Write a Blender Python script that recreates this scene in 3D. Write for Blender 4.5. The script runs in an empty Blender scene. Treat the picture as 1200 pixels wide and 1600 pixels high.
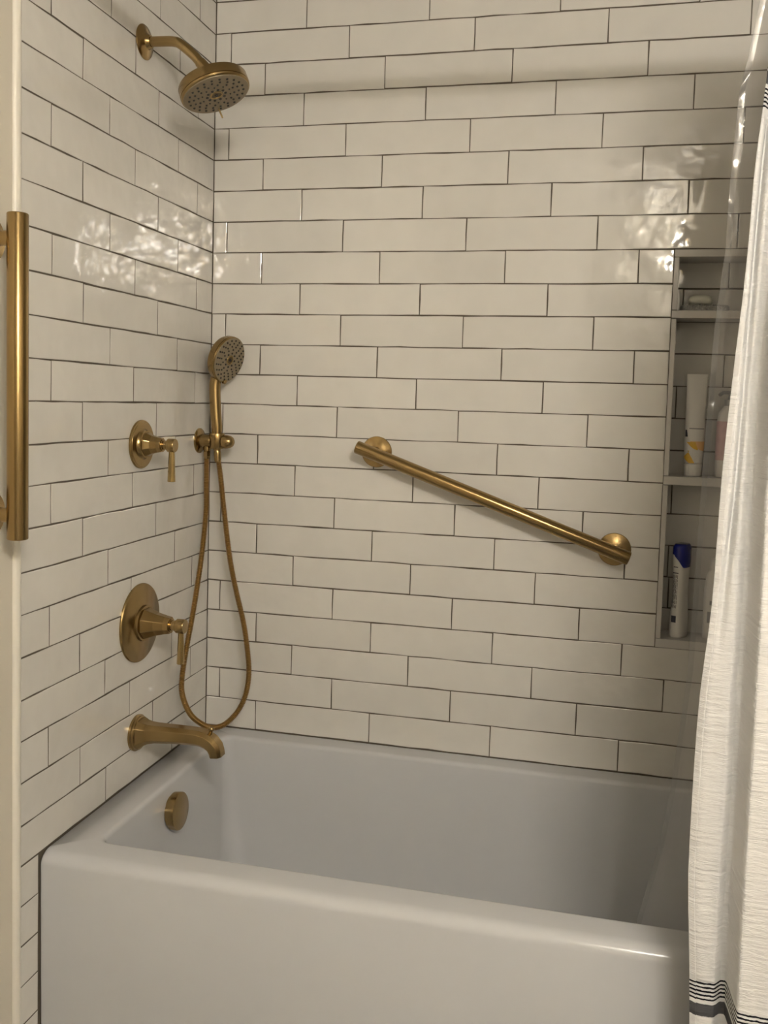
import bpy, bmesh, math, random
from mathutils import Vector, Matrix, Euler

random.seed(7)
S = bpy.context.scene
COL = S.collection
PI = math.pi
ZR = 0.50          # height of the tub rim above the floor; everything below is written relative to the rim

# ------------------------------------------------------------------ camera
cam_d = bpy.data.cameras.new('camera')
cam = bpy.data.objects.new('camera', cam_d)
COL.objects.link(cam)
S.camera = cam
_yaw, _pit, _rol = -0.2330, -0.0720, 0.0292
_f = Vector((math.sin(_yaw) * math.cos(_pit), math.cos(_yaw) * math.cos(_pit), math.sin(_pit)))
_r = Vector((math.cos(_yaw), -math.sin(_yaw), 0))
_u = _r.cross(_f)
_r2 = _r * math.cos(_rol) + _u * math.sin(_rol)
_u2 = -_r * math.sin(_rol) + _u * math.cos(_rol)
_m = Matrix((_r2, _u2, -_f)).transposed().to_4x4()
_m.translation = Vector((1.0105, -2.2490, 0.8637 + ZR))
cam.matrix_world = _m
cam_d.sensor_fit = 'VERTICAL'
cam_d.sensor_height = 36.0
cam_d.lens = 1463.33 / 1600 * 36
cam_d.shift_x = (600 - 606.8) / 1600
cam_d.shift_y = (733.4 - 800) / 1600
cam_d.clip_start = 0.02

# ------------------------------------------------------------------ world, exposure
w = bpy.data.worlds.new('world')
S.world = w
w.use_nodes = True
w.node_tree.nodes['Background'].inputs[0].default_value = (0.9, 0.8, 0.68, 1)
w.node_tree.nodes['Background'].inputs[1].default_value = 0.05
S.view_settings.view_transform = 'Standard'
S.view_settings.look = 'None'
S.view_settings.gamma = 1
S.view_settings.use_curve_mapping = False
S.view_settings.exposure = 0.0
GLOBE_POWER = 180.0
LIGHT_COL = (1.0, 0.953, 0.88)
try:
    S.cycles.use_denoising = True
    S.cycles.use_light_tree = False
    S.cycles.max_bounces = 5
    S.cycles.adaptive_threshold = 0.02
    S.cycles.diffuse_bounces = 3
    S.cycles.glossy_bounces = 4
    S.cycles.transparent_max_bounces = 8
    S.cycles.sample_clamp_indirect = 40.0
except Exception:
    pass

# ------------------------------------------------------------------ helpers
def link(o, parent=None):
    COL.objects.link(o)
    if parent is not None:
        o.parent = parent
    return o

def mesh(name, verts, faces, smooth=False, mat=None):
    me = bpy.data.meshes.new(name)
    me.from_pydata([tuple(v) for v in verts], [], faces)
    bm = bmesh.new(); bm.from_mesh(me)
    bmesh.ops.recalc_face_normals(bm, faces=bm.faces)
    bm.to_mesh(me); bm.free()
    if smooth:
        for p in me.polygons:
            p.use_smooth = True
    if mat:
        me.materials.append(mat)
    return me

def sharp(me, deg=35):
    try:
        me.set_sharp_from_angle(angle=math.radians(deg))
    except Exception:
        pass

class G:
    """collects geometry of one part, in rim-relative world coordinates"""
    def __init__(s): s.v = []; s.f = []
    def add(s, v, f):
        n = len(s.v); s.v += [Vector(a) for a in v]; s.f += [tuple(i + n for i in q) for q in f]; return s
    def box(s, a, b):
        (x0, y0, z0), (x1, y1, z1) = a, b
        return s.add([(x0,y0,z0),(x1,y0,z0),(x1,y1,z0),(x0,y1,z0),(x0,y0,z1),(x1,y0,z1),(x1,y1,z1),(x0,y1,z1)],
                     [(0,3,2,1),(4,5,6,7),(0,1,5,4),(1,2,6,5),(2,3,7,6),(3,0,4,7)])
    def loft(s, rings, cap=(True, True)):
        n = len(rings[0]); v = [p for r in rings for p in r]; f = []
        for i in range(len(rings) - 1):
            for j in range(n):
                k = (j + 1) % n
                f.append((i*n+j, i*n+k, (i+1)*n+k, (i+1)*n+j))
        if cap[0]: f.append(tuple(range(n))[::-1])
        if cap[1]: f.append(tuple((len(rings)-1)*n + j for j in range(n)))
        return s.add(v, f)
    def lathe(s, origin, axis, prof, n=40, ref=None, rot=0.0, cap=(True, True)):
        """prof: list of (distance along axis, radius)"""
        ax = Vector(axis).normalized(); a, b = frame(ax, ref); o = Vector(origin)
        rings = []
        for d, r in prof:
            rings.append([o + ax*d + (a*math.cos(rot+2*PI*j/n) + b*math.sin(rot+2*PI*j/n))*max(r, 1e-5) for j in range(n)])
        return s.loft(rings, cap)
    def tube(s, pts, rad, n=14, cap=True):
        pts = [Vector(p) for p in pts]; rings = []; a = None
        for i, p in enumerate(pts):
            t = (pts[min(i+1, len(pts)-1)] - pts[max(i-1, 0)]).normalized()
            if a is None: a, b = frame(t, None)
            else:
                a = (a - t*a.dot(t)).normalized(); b = t.cross(a)
            r = rad[i] if isinstance(rad, (list, tuple)) else rad
            rings.append([p + (a*math.cos(2*PI*j/n) + b*math.sin(2*PI*j/n))*r for j in range(n)])
        return s.loft(rings, (cap, cap))
    def obj(s, name, mat, parent=None, base=None, smooth=True, ang=35):
        b = Vector(base) if base is not None else (BASE.get(parent.name, Vector((0,0,0))) if parent is not None else Vector((0,0,0)))
        me = mesh(name, [v - b for v in s.v], s.f, smooth, mat)
        if smooth: sharp(me, ang)
        o = bpy.data.objects.new(name, me); link(o, parent)
        BASE[o.name] = b
        if parent is None: o.location = b
        return o

BASE = {}
def frame(ax, ref=None):
    r = Vector(ref) if ref is not None else (Vector((0,0,1)) if abs(ax.z) < 0.9 else Vector((1,0,0)))
    a = (r - ax*r.dot(ax)).normalized()
    return a, ax.cross(a)

def thing(name, label, cat, base, group=None):
    o = bpy.data.objects.new(name, None); o.empty_display_size = 0.03
    link(o); o.location = base; BASE[o.name] = Vector(base)
    return tag(o, label, cat, group)
def tag(o, label, cat, group=None):
    o['label'] = label; o['category'] = cat
    if group: o['group'] = group
    return o
def struct(o, label=None):
    o['kind'] = 'structure'
    if label: o['label'] = label
    return o
def catmull(P, k=10):
    P = [Vector(p) for p in P]; out = []
    for i in range(len(P)-1):
        p0 = P[max(i-1,0)]; p1 = P[i]; p2 = P[i+1]; p3 = P[min(i+2,len(P)-1)]
        for j in range(k):
            t = j/k
            out.append(0.5*((2*p1)+(p2-p0)*t+(2*p0-5*p1+4*p2-p3)*t*t+(3*p1-p0-3*p2+p3)*t**3))
    out.append(P[-1]); return out
def interp(tab, z):
    tab = sorted(tab)
    if z <= tab[0][0]: 
        (a,b),(c,d) = tab[0],tab[1]
        return b
    for (a,b),(c,d) in zip(tab, tab[1:]):
        if z <= c:
            t=(z-a)/(c-a); t=t
            return b+(d-b)*t
    return tab[-1][1]

# ------------------------------------------------------------------ materials
def new_mat(name):
    m = bpy.data.materials.new(name); m.use_nodes = True
    nt = m.node_tree; p = nt.nodes['Principled BSDF']
    return m, nt, p
def N(nt, t, **kw):
    n = nt.nodes.new(t)
    for k, v in kw.items(): setattr(n, k, v)
    return n
def plain(name, col, rough=0.5, metal=0.0, var=0.0, scale=30, bump=0.0, spec=0.5):
    m, nt, p = new_mat(name)
    p.inputs['Roughness'].default_value = rough; p.inputs['Metallic'].default_value = metal
    p.inputs['Specular IOR Level'].default_value = spec
    tc = N(nt, 'ShaderNodeTexCoord'); no = N(nt, 'ShaderNodeTexNoise')
    no.inputs['Scale'].default_value = scale; no.inputs['Detail'].default_value = 4
    nt.links.new(tc.outputs['Object'], no.inputs['Vector'])
    r = N(nt, 'ShaderNodeMapRange'); r.inputs[3].default_value = 1-var; r.inputs[4].default_value = 1+var
    nt.links.new(no.outputs['Fac'], r.inputs[0])
    mx = N(nt, 'ShaderNodeVectorMath', operation='SCALE'); mx.inputs[0].default_value = col
    nt.links.new(r.outputs[0], mx.inputs['Scale']); nt.links.new(mx.outputs[0], p.inputs['Base Color'])
    if bump:
        b = N(nt, 'ShaderNodeBump'); b.inputs['Strength'].default_value = bump; b.inputs['Distance'].default_value = 0.001
        nt.links.new(no.outputs['Fac'], b.inputs['Height']); nt.links.new(b.outputs[0], p.inputs['Normal'])
    return m

def tile_material():
    m, nt, p = new_mat('glazed_tile')
    tc = N(nt, 'ShaderNodeTexCoord'); oi = N(nt, 'ShaderNodeObjectInfo')
    off = N(nt, 'ShaderNodeVectorMath', operation='SCALE'); off.inputs[0].default_value = (37.0, 19.0, 53.0)
    nt.links.new(oi.outputs['Random'], off.inputs['Scale'])
    ad = N(nt, 'ShaderNodeVectorMath', operation='ADD')
    nt.links.new(tc.outputs['Object'], ad.inputs[0]); nt.links.new(off.outputs[0], ad.inputs[1])
    n1 = N(nt, 'ShaderNodeTexNoise'); n1.inputs['Scale'].default_value = 14; n1.inputs['Detail'].default_value = 2.2
    nt.links.new(ad.outputs[0], n1.inputs['Vector'])
    b = N(nt, 'ShaderNodeBump'); b.inputs['Strength'].default_value = 1.0; b.inputs['Distance'].default_value = 0.0030
    nt.links.new(n1.outputs['Fac'], b.inputs['Height']); nt.links.new(b.outputs[0], p.inputs['Normal'])
    # small tone difference from tile to tile and inside the glaze
    r = N(nt, 'ShaderNodeMapRange'); r.inputs[3].default_value = 0.965; r.inputs[4].default_value = 1.02
    nt.links.new(oi.outputs['Random'], r.inputs[0])
    r2 = N(nt, 'ShaderNodeMapRange'); r2.inputs[1].default_value = 0.3; r2.inputs[2].default_value = 0.7; r2.inputs[3].default_value = 0.975; r2.inputs[4].default_value = 1.02
    nt.links.new(n1.outputs['Fac'], r2.inputs[0])
    mu = N(nt, 'ShaderNodeMath', operation='MULTIPLY'); nt.links.new(r.outputs[0], mu.inputs[0]); nt.links.new(r2.outputs[0], mu.inputs[1])
    sc = N(nt, 'ShaderNodeVectorMath', operation='SCALE'); sc.inputs[0].default_value = (0.73, 0.705, 0.655)
    nt.links.new(mu.outputs[0], sc.inputs['Scale']); nt.links.new(sc.outputs[0], p.inputs['Base Color'])
    p.inputs['Roughness'].default_value = 0.07
    p.inputs['IOR'].default_value = 1.6
    return m

def brass_material(name='brushed_brass', rough=0.235, col=(0.40, 0.28, 0.125), aniso=False):
    m, nt, p = new_mat(name)
    p.inputs['Metallic'].default_value = 1.0
    tc = N(nt, 'ShaderNodeTexCoord'); no = N(nt, 'ShaderNodeTexNoise'); no.inputs['Scale'].default_value = 18; no.inputs['Detail'].default_value = 2
    nt.links.new(tc.outputs['Object'], no.inputs['Vector'])
    r = N(nt, 'ShaderNodeMapRange'); r.inputs[3].default_value = rough-(0 if aniso else 0.02); r.inputs[4].default_value = rough+(0 if aniso else 0.03)
    nt.links.new(no.outputs['Fac'], r.inputs[0]); nt.links.new(r.outputs[0], p.inputs['Roughness'])
    cr = N(nt, 'ShaderNodeValToRGB')
    dk = 1.0 if aniso else 0.92
    cr.color_ramp.elements[0].position = 0.3; cr.color_ramp.elements[0].color = (col[0]*dk, col[1]*dk, col[2]*dk, 1)
    cr.color_ramp.elements[1].position = 0.7; cr.color_ramp.elements[1].color = (*col, 1)
    nt.links.new(no.outputs['Fac'], cr.inputs[0]); nt.links.new(cr.outputs[0], p.inputs['Base Color'])
    if aniso:
        tg = N(nt, 'ShaderNodeTangent', direction_type='RADIAL', axis='Z'); nt.links.new(tg.outputs[0], p.inputs['Tangent'])
        p.inputs['Anisotropic'].default_value = 0.85; p.inputs['Anisotropic Rotation'].default_value = 0.25
    return m

def curtain_material():
    m, nt, p = new_mat('striped_linen')
    uv = N(nt, 'ShaderNodeUVMap'); uv.uv_map = 'cloth'
    sp = N(nt, 'ShaderNodeSeparateXYZ'); nt.links.new(uv.outputs[0], sp.inputs[0])
    # slight wobble of woven lines
    nz = N(nt, 'ShaderNodeTexNoise'); nz.inputs['Scale'].default_value = 160; nt.links.new(uv.outputs[0], nz.inputs['Vector'])
    wob = N(nt, 'ShaderNodeMath', operation='MULTIPLY_ADD'); wob.inputs[1].default_value = 0.0022; wob.inputs[2].default_value = -0.0011
    nt.links.new(nz.outputs['Fac'], wob.inputs[0])
    va = N(nt, 'ShaderNodeMath', operation='ADD'); nt.links.new(sp.outputs['Y'], va.inputs[0]); nt.links.new(wob.outputs[0], va.inputs[1])
    def band(src, lo, hi):
        g = N(nt, 'ShaderNodeMath', operation='GREATER_THAN'); g.inputs[1].default_value = lo
        l = N(nt, 'ShaderNodeMath', operation='LESS_THAN'); l.inputs[1].default_value = hi
        nt.links.new(src, g.inputs[0]); nt.links.new(src, l.inputs[0])
        k = N(nt, 'ShaderNodeMath', operation='MULTIPLY'); nt.links.new(g.outputs[0], k.inputs[0]); nt.links.new(l.outputs[0], k.inputs[1])
        return k.outputs[0]
    def mul(a, b):
        k = N(nt, 'ShaderNodeMath', operation='MULTIPLY'); nt.links.new(a, k.inputs[0]); nt.links.new(b, k.inputs[1]); return k.outputs[0]
    def add(a, b):
        k = N(nt, 'ShaderNodeMath', operation='MAXIMUM'); nt.links.new(a, k.inputs[0]); nt.links.new(b, k.inputs[1]); return k.outputs[0]
    v = va.outputs[0]
    fr = N(nt, 'ShaderNodeMath', operation='DIVIDE'); nt.links.new(v, fr.inputs[0]); fr.inputs[1].default_value = 0.0060
    fc = N(nt, 'ShaderNodeMath', operation='FRACT'); nt.links.new(fr.outputs[0], fc.inputs[0])
    line = band(fc.outputs[0], 0.0, 0.45)
    lines = None
    for lo in STRIPES:
        k = mul(line, band(v, lo, lo + 0.0298))
        lines = k if lines is None else add(lines, k)
    gre = None
    for lo in GREYS:
        k = band(v, lo, lo + 0.0185)
        gre = k if gre is None else add(gre, k)
    # weave
    mp = N(nt, 'ShaderNodeMapping'); mp.inputs['Scale'].default_value = (60, 900, 1); nt.links.new(uv.outputs[0], mp.inputs[0])
    wv = N(nt, 'ShaderNodeTexNoise'); wv.inputs['Scale'].default_value = 1; wv.inputs['Detail'].default_value = 3; nt.links.new(mp.outputs[0], wv.inputs['Vector'])
    mp2 = N(nt, 'ShaderNodeMapping'); mp2.inputs['Scale'].default_value = (25, 130, 1); nt.links.new(uv.outputs[0], mp2.inputs[0])
    wr = N(nt, 'ShaderNodeTexNoise'); wr.inputs['Scale'].default_value = 1; wr.inputs['Detail'].default_value = 4; nt.links.new(mp2.outputs[0], wr.inputs['Vector'])
    hs = N(nt, 'ShaderNodeMath', operation='MULTIPLY_ADD'); hs.inputs[1].default_value = 0.35
    nt.links.new(wv.outputs['Fac'], hs.inputs[0]); nt.links.new(wr.outputs['Fac'], hs.inputs[2])
    b = N(nt, 'ShaderNodeBump'); b.inputs['Strength'].default_value = 1.0; b.inputs['Distance'].default_value = 0.0042
    nt.links.new(hs.outputs[0], b.inputs['Height']); nt.links.new(b.outputs[0], p.inputs['Normal'])
    c0 = N(nt, 'ShaderNodeMix', data_type='RGBA'); c0.inputs[6].default_value = (0.93, 0.92, 0.905, 1); c0.inputs[7].default_value = (0.12, 0.12, 0.125, 1)
    nt.links.new(gre, c0.inputs[0])
    c1 = N(nt, 'ShaderNodeMix', data_type='RGBA'); c1.inputs[7].default_value = (0.012, 0.012, 0.018, 1)
    nt.links.new(lines, c1.inputs[0]); nt.links.new(c0.outputs[2], c1.inputs[6])
    nt.links.new(c1.outputs[2], p.inputs['Base Color'])
    p.inputs['Roughness'].default_value = 0.9; p.inputs['Specular IOR Level'].default_value = 0.15
    tr = N(nt, 'ShaderNodeBsdfTranslucent'); nt.links.new(c1.outputs[2], tr.inputs['Color'])
    mx = N(nt, 'ShaderNodeMixShader'); mx.inputs[0].default_value = 0.12
    out = nt.nodes['Material Output']
    nt.links.new(p.outputs[0], mx.inputs[1]); nt.links.new(tr.outputs[0], mx.inputs[2]); nt.links.new(mx.outputs[0], out.inputs[0])
    return m

def liner_material(name, milk):
    m, nt, p = new_mat(name)
    out = nt.nodes['Material Output']
    tp = N(nt, 'ShaderNodeBsdfTransparent'); tp.inputs[0].default_value = (0.95, 0.95, 0.95, 1)
    di = N(nt, 'ShaderNodeBsdfTranslucent'); di.inputs[0].default_value = (0.85, 0.85, 0.86, 1)
    df = N(nt, 'ShaderNodeBsdfDiffuse'); df.inputs[0].default_value = (0.85, 0.85, 0.86, 1)
    md = N(nt, 'ShaderNodeMixShader'); md.inputs[0].default_value = 0.5
    nt.links.new(di.outputs[0], md.inputs[1]); nt.links.new(df.outputs[0], md.inputs[2])
    mm = N(nt, 'ShaderNodeMixShader'); mm.inputs[0].default_value = milk
    nt.links.new(tp.outputs[0], mm.inputs[1]); nt.links.new(md.outputs[0], mm.inputs[2])
    gl = N(nt, 'ShaderNodeBsdfGlossy'); gl.inputs['Roughness'].default_value = 0.12
    fr = N(nt, 'ShaderNodeFresnel'); fr.inputs[0].default_value = 1.5
    tc = N(nt, 'ShaderNodeTexCoord'); no = N(nt, 'ShaderNodeTexNoise'); no.inputs['Scale'].default_value = 22; no.inputs['Detail'].default_value = 3
    nt.links.new(tc.outputs['Object'], no.inputs['Vector'])
    b = N(nt, 'ShaderNodeBump'); b.inputs['Strength'].default_value = 0.5; b.inputs['Distance'].default_value = 0.004
    nt.links.new(no.outputs['Fac'], b.inputs['Height']); nt.links.new(b.outputs[0], gl.inputs['Normal'])
    fx = N(nt, 'ShaderNodeMixShader'); nt.links.new(fr.outputs[0], fx.inputs[0])
    nt.links.new(mm.outputs[0], fx.inputs[1]); nt.links.new(gl.outputs[0], fx.inputs[2])
    nt.links.new(fx.outputs[0], out.inputs[0])
    return m

# cloth coordinate v = height above the rim
STRIPES = (1.2959, 1.3499, 0.0059, -0.0661)
GREYS = (1.3285, -0.0185)
M = dict(
    tile=tile_material(),
    grout=plain('brown_grey_grout', (0.11, 0.09, 0.065), 0.9, var=0.15, scale=60),
    tub=plain('white_acrylic', (0.585, 0.59, 0.60), 0.16, var=0.004, scale=3, spec=0.45),
    brass=brass_material(),
    brass_s=brass_material('polished_brass', 0.16, (0.50, 0.36, 0.16)),
    brass_bar=brass_material('lengthwise_brass', 0.27, (0.40, 0.275, 0.118), True),
    hosem=brass_material('hose_brass', 0.3, (0.40, 0.25, 0.095)),
    face=plain('spray_face', (0.28, 0.225, 0.145), 0.5, metal=0.35, var=0.05),
    rubber=plain('dark_rubber', (0.018, 0.014, 0.01), 0.6),
    paint=plain('cream_wall_paint', (0.68, 0.63, 0.53), 0.55, var=0.015, scale=5),
    casing=plain('cream_gloss_trim', (0.80, 0.76, 0.67), 0.35, var=0.01, scale=5),
    ceil=plain('white_ceiling_paint', (0.60, 0.575, 0.53), 0.8),
    floor=plain('grey_floor', (0.25, 0.235, 0.215), 0.35, var=0.1, scale=8),
    niche=plain('white_niche_stone', (0.60, 0.575, 0.54), 0.35, var=0.03, scale=14),
    white=plain('white_plastic', (0.74, 0.72, 0.69), 0.32),
    blue=plain('blue_plastic', (0.006, 0.012, 0.20), 0.2),
    yellow=plain('yellow_print', (0.72, 0.44, 0.06), 0.4),
    orange=plain('orange_print', (0.80, 0.50, 0.24), 0.4),
    dark=plain('dark_print', (0.03, 0.03, 0.05), 0.4),
    grey=plain('grey_print', (0.30, 0.30, 0.31), 0.4),
    pink=plain('pink_print', (0.62, 0.40, 0.41), 0.4, var=0.35, scale=55),
    soap=plain('pale_soap', (0.66, 0.66, 0.58), 0.4, var=0.03),
    matfab=plain('grey_loop_mat', (0.36, 0.35, 0.33), 0.9, var=0.5, scale=260),
    steel=plain('rod_metal', (0.5, 0.36, 0.16), 0.3, metal=1.0),
    liner=liner_material('clear_vinyl', 0.17), linerhem=liner_material('clear_vinyl_hem', 0.08),
    cloth=curtain_material(),
)
mg, ntg, pg = new_mat('lit_frosted_globe')
pg.inputs['Emission Color'].default_value = (*LIGHT_COL, 1)
pg.inputs['Emission Strength'].default_value = GLOBE_POWER
pg.inputs['Base Color'].default_value = (0.9, 0.88, 0.84, 1)
try:
    mg.cycles.emission_sampling = 'FRONT'
except Exception:
    pass
M['globe'] = mg

# ------------------------------------------------------------------ room shell
RW = 1.53                 # tub length
CEIL = 1.945
RX, RY = 2.35, -2.80      # room beyond the tub
H, W = 0.0769, 0.3065
NL, NR, NT, NB, ND = 1.131, 1.470, 1.2290, 0.3080, 0.095   # niche outline and depth

def shell(name, a, b, mat, label):
    return struct(G().box(a, b).obj(name, mat, smooth=False), label)
shell('floor', (-0.1, RY-0.1, -ZR-0.05), (RX+0.1, 0.12, -ZR), M['floor'], 'grey floor under the tub')
shell('ceiling', (-0.1, RY-0.1, CEIL), (RX+0.1, 0.12, CEIL+0.05), M['ceil'], 'white painted ceiling')
shell('wall_entry', (-0.1, RY-0.1, -ZR), (0.001, -0.8225, CEIL), M['paint'], 'cream painted wall beside the tiled wall')
shell('wall_front', (0.001, RY-0.1, -ZR), (RX+0.1, RY, CEIL), M['paint'], 'cream wall behind the viewer')
shell('wall_right', (RX, RY, -ZR), (RX+0.1, -0.80, CEIL), M['paint'], 'cream wall on the right')
shell('wall_tub_end', (RW, -0.80, -ZR), (RX+0.1, 0.12, CEIL), M['paint'], 'end wall of the tub alcove')
# edge trim at the end of the tile
tr = G()
prof = []
for k in range(9):
    a = PI * k / 8
    prof.append((0.0015 + 0.0075 * math.sin(a), -0.8125 - 0.0097 * math.cos(a)))
prof += [(-0.004, -0.8028), (-0.004, -0.8222)]
tr.loft([[Vector((x, y, z)) for x, y in prof] for z in (-ZR, CEIL)])
struct(tr.obj('trim_1', M['casing'], smooth=True, ang=50), 'narrow rounded cream trim where the tile ends')

# wall bodies carrying the grout colour
gb = G()
YG = 0.0010
gb.box((-0.1, YG, -ZR), (NL, 0.12, CEIL)).box((NR, YG, -ZR), (RW, 0.12, CEIL))
gb.box((NL, YG, NT), (NR, 0.12, CEIL)).box((NL, YG, -ZR), (NR, 0.12, NB))
wall_back = struct(gb.obj('wall_back', M['grout'], smooth=False), 'back wall of white glazed subway tile with brown-grey grout')
gl_ = G().box((-0.1, -0.8026, -ZR), (-0.0010, YG, CEIL))
wall_left = struct(gl_.obj('wall_left', M['grout'], smooth=False), 'left wall of white glazed subway tile with brown-grey grout')
wn = G()
wn.box((NL, ND+0.001, NB), (NR, 0.12, NT))
wall_niche = struct(wn.obj('wall_niche', M['grout'], smooth=False), 'recessed shelf niche in the back wall')

# ------------------------------------------------------------------ tiles
def tile_mesh(name, L, Hh, seed):
    """local: x along length, z up, front face towards -y at y = 0"""
    rnd = random.Random(seed)
    nx = max(1, int(round(L / 0.055)))
    per = []
    def j(): return rnd.uniform(-0.00055, 0.00055)
    for i in range(nx): per.append((-L/2 + L*i/nx, -Hh/2))
    per.append((L/2, -Hh/2)); per.append((L/2, 0))
    for i in range(nx): per.append((L/2 - L*i/nx, Hh/2))
    per.append((-L/2, Hh/2)); per.append((-L/2, 0))
    per = [(x + j(), z + j()*1.6) for x, z in per]
    n = len(per); ins = 0.0013
    def inset(x, z, d):
        return (x - math.copysign(d, x) if abs(abs(x) - L/2) < 0.0012 else x, z - math.copysign(d, z) if abs(abs(z) - Hh/2) < 0.0016 else z)
    r0 = [(x, 0.0009, z) for x, z in per]
    r1 = [(x, 0.0006, z) for x, z in per]
    r2 = []
    for x, z in per:
        a, c = inset(x, z, ins); r2.append((a, 0.0, c))
    v = r0 + r1 + r2; f = []
    for lay in (0, 1):
        for i in range(n):
            k = (i+1) % n
            f.append((lay*n+i, lay*n+k, (lay+1)*n+k, (lay+1)*n+i))
    f.append(tuple(2*n+i for i in range(n)))
    me = mesh(name, v, f, True, M['tile'])
    sharp(me, 15)
    return me
MESHES = {}
def place_tile(parent, cx, cz, L, Hh, wall, depth=0.0):
    key = (round(L, 3), round(Hh, 3), random.randrange(4))
    if key not in MESHES:
        MESHES[key] = tile_mesh('tile', L, Hh, hash(key) & 0xffff)
    o = bpy.data.objects.new('tile', MESHES[key])
    pr = random.uniform(-0.0002, 0.00005)
    tx = max(-0.005, min(0.005, random.gauss(0, 0.0030))); tz = max(-0.0022, min(0.0022, random.gauss(0, 0.0012)))
    if wall == 'back':
        o.location = (cx, depth + pr, cz); o.rotation_euler = (tx, 0, tz)
    else:
        o.location = (-pr, cx, cz); o.rotation_euler = (tx, 0, PI/2 + tz)
    link(o, parent)
GAP = 0.0029
dxr = [.0026,.0035,-.0004,.0003,.0006,-.0012,0,-.0004,-.0003,.0005,-.0004,.0001,-.0012,-.004,-.0018,-.0023,-.005,-.0001,-.0017,-.0036,.0032,-.0006,-.0006,.0059]
dzl = [.002,.002,.0017,.0012,-.0001,-.0007,-.0011,-.0009,-.0014,-.0025,-.0017,-.002,-.0008,.0009,.0014,.0027,.003,.003,.0028,.003,.0015,.0019,.0021,.0001,-.0013]
lyr = [0,0,0,-.003,-.0034,-.0027,-.0014,-.0019,.001,.002,.0017,.0044,.0005,.0005,.0009,.0007,.004,.0028,-.0022,-.0048,-.0059,-.0045,-.0016,.0009]
lzl = [0,0,0,-.001,-.001,-.0007,-.0005,-.0004,-.0004,-.0008,-.0002,-.001,-.0002,.0006,-.0008,.0014,.0017,.0016,.0023,.0014,.0003,.0012,.0004,-.0024,-.0014]
def zb(r, tab):
    return (24 - r) * H + (tab[r] if 0 <= r < len(tab) else tab[0] if r < 0 else 0.0)
PB = (0.0, 0.3563, 0.6668); PL = (0.0, 0.6559, 0.3364)
def spans(joints, lo, hi, mn=0.008):
    e = [lo] + [j for j in sorted(joints) if lo + mn < j < hi - mn] + [hi]
    return list(zip(e, e[1:]))
for r in range(-1, 24):
    z1, z0 = zb(r, dzl), zb(r+1, dzl)
    if r == 23: z0 += 0.0012
    d = dxr[r] if r >= 0 else 0
    js = [0.2357 + (k-1)*W + PB[r % 3]*W + d for k in range(-1, 7)]
    segs = [(0.0, RW)]
    if 8 <= r <= 19: segs = [(0.0, NL), (NR, RW)]
    for lo, hi in segs:
        for a, b in spans(js, lo, hi):
            L = b - a - GAP; place_tile(wall_back, (a+b)/2, (z0+z1)/2, L, z1 - z0 - GAP, 'back')
TE = -0.8026
for r in range(-1, 30):
    z1, z0 = zb(r, lzl), zb(r+1, lzl)
    d = lyr[r] if 0 <= r < 24 else 0
    js = [-(0.0925 + k*W + PL[r % 3]*W) + d for k in range(-1, 4)]
    lo, hi = TE, 0.0
    if r >= 24: hi = -0.741; js = []
    if r == 23: z0 += 0.0012
    for a, b in spans(js, lo, hi):
        L = b - a - GAP; place_tile(wall_left, (a+b)/2, (z0+z1)/2, L, z1 - z0 - GAP, 'left')
# niche back tiles
nz = [1.2255] + [1.1508 - 0.0767*i for i in range(11)] + [0.314]
for i in range(len(nz)-1):
    z1, z0 = nz[i], nz[i+1]
    if z1 - z0 < 0.01: continue
    ph = {1: 0.0296, 4: 0.0247, 7: 0.0260, 9: 0.0252}.get(i, 0.0296 + 0.1*((i*2+1) % 3))
    for a, b in spans([NL + ph + k*W for k in range(-1, 3)], NL + 0.001, NR - 0.001):
        place_tile(wall_niche, (a+b)/2, (z0+z1)/2, b - a - GAP, z1 - z0 - GAP, 'back', ND)

# niche trim pieces, shelves
def slab(name, a, b, bev=0.0012):
    o = G().box(a, b).obj(name, M['niche'], wall_niche, smooth=False)
    md = o.modifiers.new('bevel', 'BEVEL'); md.width = bev; md.segments = 2
    return o
YF = -0.0022
slab('trim_strip', (NL, YF, 1.2110), (NR, ND-0.001, NT-0.0012))
slab('shelf', (NL, YF, 1.0732), (NR, ND-0.001, 1.0906))
slab('shelf', (NL, YF, 0.6914), (NR, ND-0.001, 0.7110))
slab('sill', (NL, YF, NB+0.0012), (NR, ND-0.001, 0.3297))
for z0, z1 in ((1.0918, 1.2098), (0.7122, 1.0720), (0.3309, 0.6902)):
    slab('trim_strip', (NL, YF, z0), (NL+0.0112, ND-0.001, z1))
    slab('trim_strip', (NR-0.0112, YF, z0), (NR, ND-0.001, z1))

# ------------------------------------------------------------------ bathtub
def rrect(x0, x1, y0, y1, r, z, n=7):
    pts = []
    for cx, cy, a0 in ((x1-r, y1-r, 0), (x0+r, y1-r, PI/2), (x0+r, y0+r, PI), (x1-r, y0+r, 1.5*PI)):
        for k in range(n):
            a = a0 + PI/2*k/(n-1)
            pts.append(Vector((cx + r*math.cos(a), cy + r*math.sin(a), z)))
    return pts
TX0, TX1, TY0, TY1 = 0.0012, RW-0.001, -0.7395, -0.0012
IX0, IX1, IY0, IY1 = 0.082, RW-0.09, -0.6600, -0.0600
rings = [rrect(TX0, TX1, TY0+0.004, TY1, 0.004, -ZR), rrect(TX0, TX1, TY0+0.001, TY1, 0.004, -0.25), rrect(TX0, TX1, TY0, TY1, 0.004, -0.024)]
for k in range(1, 7):
    a = PI/2*k/6; e = 0.024*(1-math.cos(a)); ee = 0.0045*(1-math.cos(a))
    rings.append(rrect(TX0 + ee*0.3, TX1 - ee*0.3, TY0 + e, TY1 - ee*0.2, 0.004 + ee, -0.024 + 0.0225*math.sin(a)))
rc = 0.020
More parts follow.
